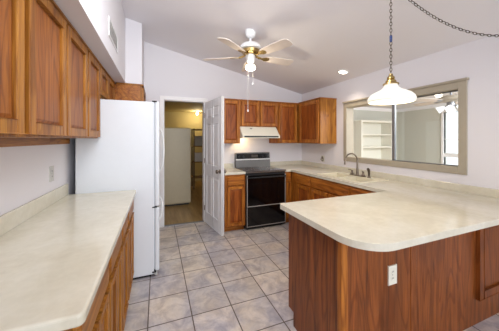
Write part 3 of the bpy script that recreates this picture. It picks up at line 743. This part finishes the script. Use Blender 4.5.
MB().tube([(a[0], a[1], a[2] - .006) for a in sw], .0022, 6).build('cord', m_plateg, t)
for x, y in ((px, py), q2):
    z = ceil(x)
    MB().tube([(x, y, z + .01), (x, y, z - .012)] + [(x + .011 * math.sin(R(a)), y, z - .024 + .012 * math.cos(R(a))) for a in range(0, 280, 20)], .0025, 8).build('ceiling_hook', m_brass, t)

# ------------------------------------------------------------------ laundry room things
t = thing('upright_freezer', (.335, 5.45, 0), 'tall beige upright freezer in the room beyond the doorway', 'freezer')
MB().box(.0, .67, 5.21, 5.8, .03, 1.65, .01).build('body', m_beige, t)
MB().box(.03, .64, 5.24, 5.75, 0, .03).build('feet', m_blackp, t)
fd = MB().box(.0, .67, 5.15, 5.205, .06, 1.655, .012, 3).build('door', m_beige, t)
MB().box(.06, .08, 5.115, 5.15, 1.0, 1.3, .005).build('handle', m_beige, fd)
t = thing('storage_shelf', (1.3, 6.9, 0), 'dark shelving unit at the back of the laundry room beyond the doorway', 'shelf')
for x in (.95, 1.62):
    for y in (6.75, 7.15): MB().box(x, x + .035, y, y + .035, 0, 1.72).build('upright', m_dkmetal, t)
for z in (.3, .75, 1.2, 1.68): MB().box(.95, 1.655, 6.75, 7.185, z, z + .025).build('shelf_board', m_card, t)
for i, (x, w, z, h, mt, lb) in enumerate(((1.0, .25, 1.226, .28, m_plateg, 'pale grey box on the upper laundry shelf'), (1.3, .28, 1.226, .34, m_card, 'brown cardboard box on the upper laundry shelf'),
                                      (1.0, .28, .776, .24, m_trim, 'white box on the middle laundry shelf'), (1.32, .27, .776, .3, m_plateg, 'grey box on the middle laundry shelf'))):
    b = MB().box(x, x + w, 6.79, 7.1, z, z + h, .004).build('storage_box', mt, loc=(x + w / 2, 6.95, z)); tag(b, lb, 'box')
    MB().box(x - .003, x + w + .003, 6.787, 7.103, z + h - .03, z + h + .004, .002).build('lid', mt, b)
t = thing('laundry_light', (1.2, 7.6, 2.31), 'bare lit bulb fixture on the laundry ceiling seen through the doorway', 'ceiling light')
MB().lathe([(0, 2.31), (.06, 2.31), (.055, 2.285), (.02, 2.275), (0, 2.275)], (1.19, 7.6, 0), 24).build('base', m_white, t)
MB().sphere((1.19, 7.6, 2.235), .042).build('bulb', m_bulb, t)
lamp('laundry_lamp', 'POINT', (1.19, 7.55, 2.16), 9, (1, .82, .5), size=.06)

# ------------------------------------------------------------------ sunroom things
BX0, BX1, BY0, BZ = 4.84, 5.98, 4.5, 1.86
t = thing('bookcase', ((BX0 + BX1) / 2, 4.66, 0), 'empty white bookcase seen through the left half of the pass-through window', 'bookcase')
for x in (BX0, BX1 - .06): MB().box(x, x + .06, BY0, SY1, 0, BZ, .003).build('side_panel', m_shelf, t)
MB().box(BX0 + .06, BX1 - .06, SY1 - .015, SY1, 0, BZ).build('back_panel', m_shelf, t)
MB().box(BX0 - .01, BX1 + .01, BY0 - .01, SY1, BZ, BZ + .05, .004).build('top_board', m_shelf, t)
for z in (.08, .43, .82, 1.19, 1.52): MB().box(BX0 + .06, BX1 - .06, BY0 + .005, SY1 - .015, z, z + .035, .003).build('shelf_board', m_shelf, t)
gx, gy_ = 4.73, 2.49
t = thing('sunroom_fan', (gx, gy_, SZ), 'brown ceiling fan with glass tulip lights seen through the pass-through window', 'ceiling fan')
MB().lathe([(0, SZ), (.07, SZ), (.06, SZ - .04), (.02, SZ - .06), (0, SZ - .06)], (gx, gy_, 0), 24).build('ceiling_canopy', m_tan, t)
MB().cyl((gx, gy_, SZ - .13), (gx, gy_, SZ - .05), .018, 12).build('downrod', m_alum, t)
MB().lathe([(0, 2.175), (.10, 2.17), (.17, 2.15), (.185, 2.11), (.17, 2.075), (.09, 2.06), (0, 2.06)], (gx, gy_, 0), 32).build('motor_housing', m_tan, t)
MB().lathe([(0, 2.062), (.055, 2.06), (.06, 2.0), (.04, 1.975), (0, 1.97)], (gx, gy_, 0), 24).build('light_kit', m_alum, t)
for k in range(5):
    a = R(20 + 72 * k); e = Vector((math.cos(a), math.sin(a), 0)); w = Vector((-math.sin(a), math.cos(a), 0))
    c2 = w * math.cos(R(12)) + Vector((0, 0, 1)) * math.sin(R(12)); n2 = e.cross(c2)
    FM = Matrix(((e.x, c2.x, n2.x, gx), (e.y, c2.y, n2.y, gy_), (e.z, c2.z, n2.z, 2.085), (0, 0, 0, 1)))
    bl = MB(FM).prism([(.2, -.05), (.3, -.065), (.55, -.07), (.6, -.05), (.6, .05), (.55, .07), (.3, .065), (.2, .05)], -.003, .003).build('blade', m_blade, t)
    MB(FM).prism([(.12, -.02), (.24, -.03), (.26, 0), (.24, .03), (.12, .02)], -.009, -.003).build('blade_arm', m_alum, bl)
for k in range(4):
    a = R(205 + 90 * k); e = Vector((math.cos(a), math.sin(a), -.55)).normalized(); p = Vector((gx, gy_, 2.0)) + Vector((math.cos(a), math.sin(a), 0)) * .05
    s = MB().lathe([(.018, 0), (.024, .012), (.04, .05), (.05, .09), (.062, .12), (.058, .12), (.046, .09), (.036, .05), (.0, .01)], p + e * .03, 20, e).build('tulip_shade', m_tulip, t)
    MB().cyl(p - e * .02, p + e * .035, .012, 10).build('lamp_arm', m_alum, s)
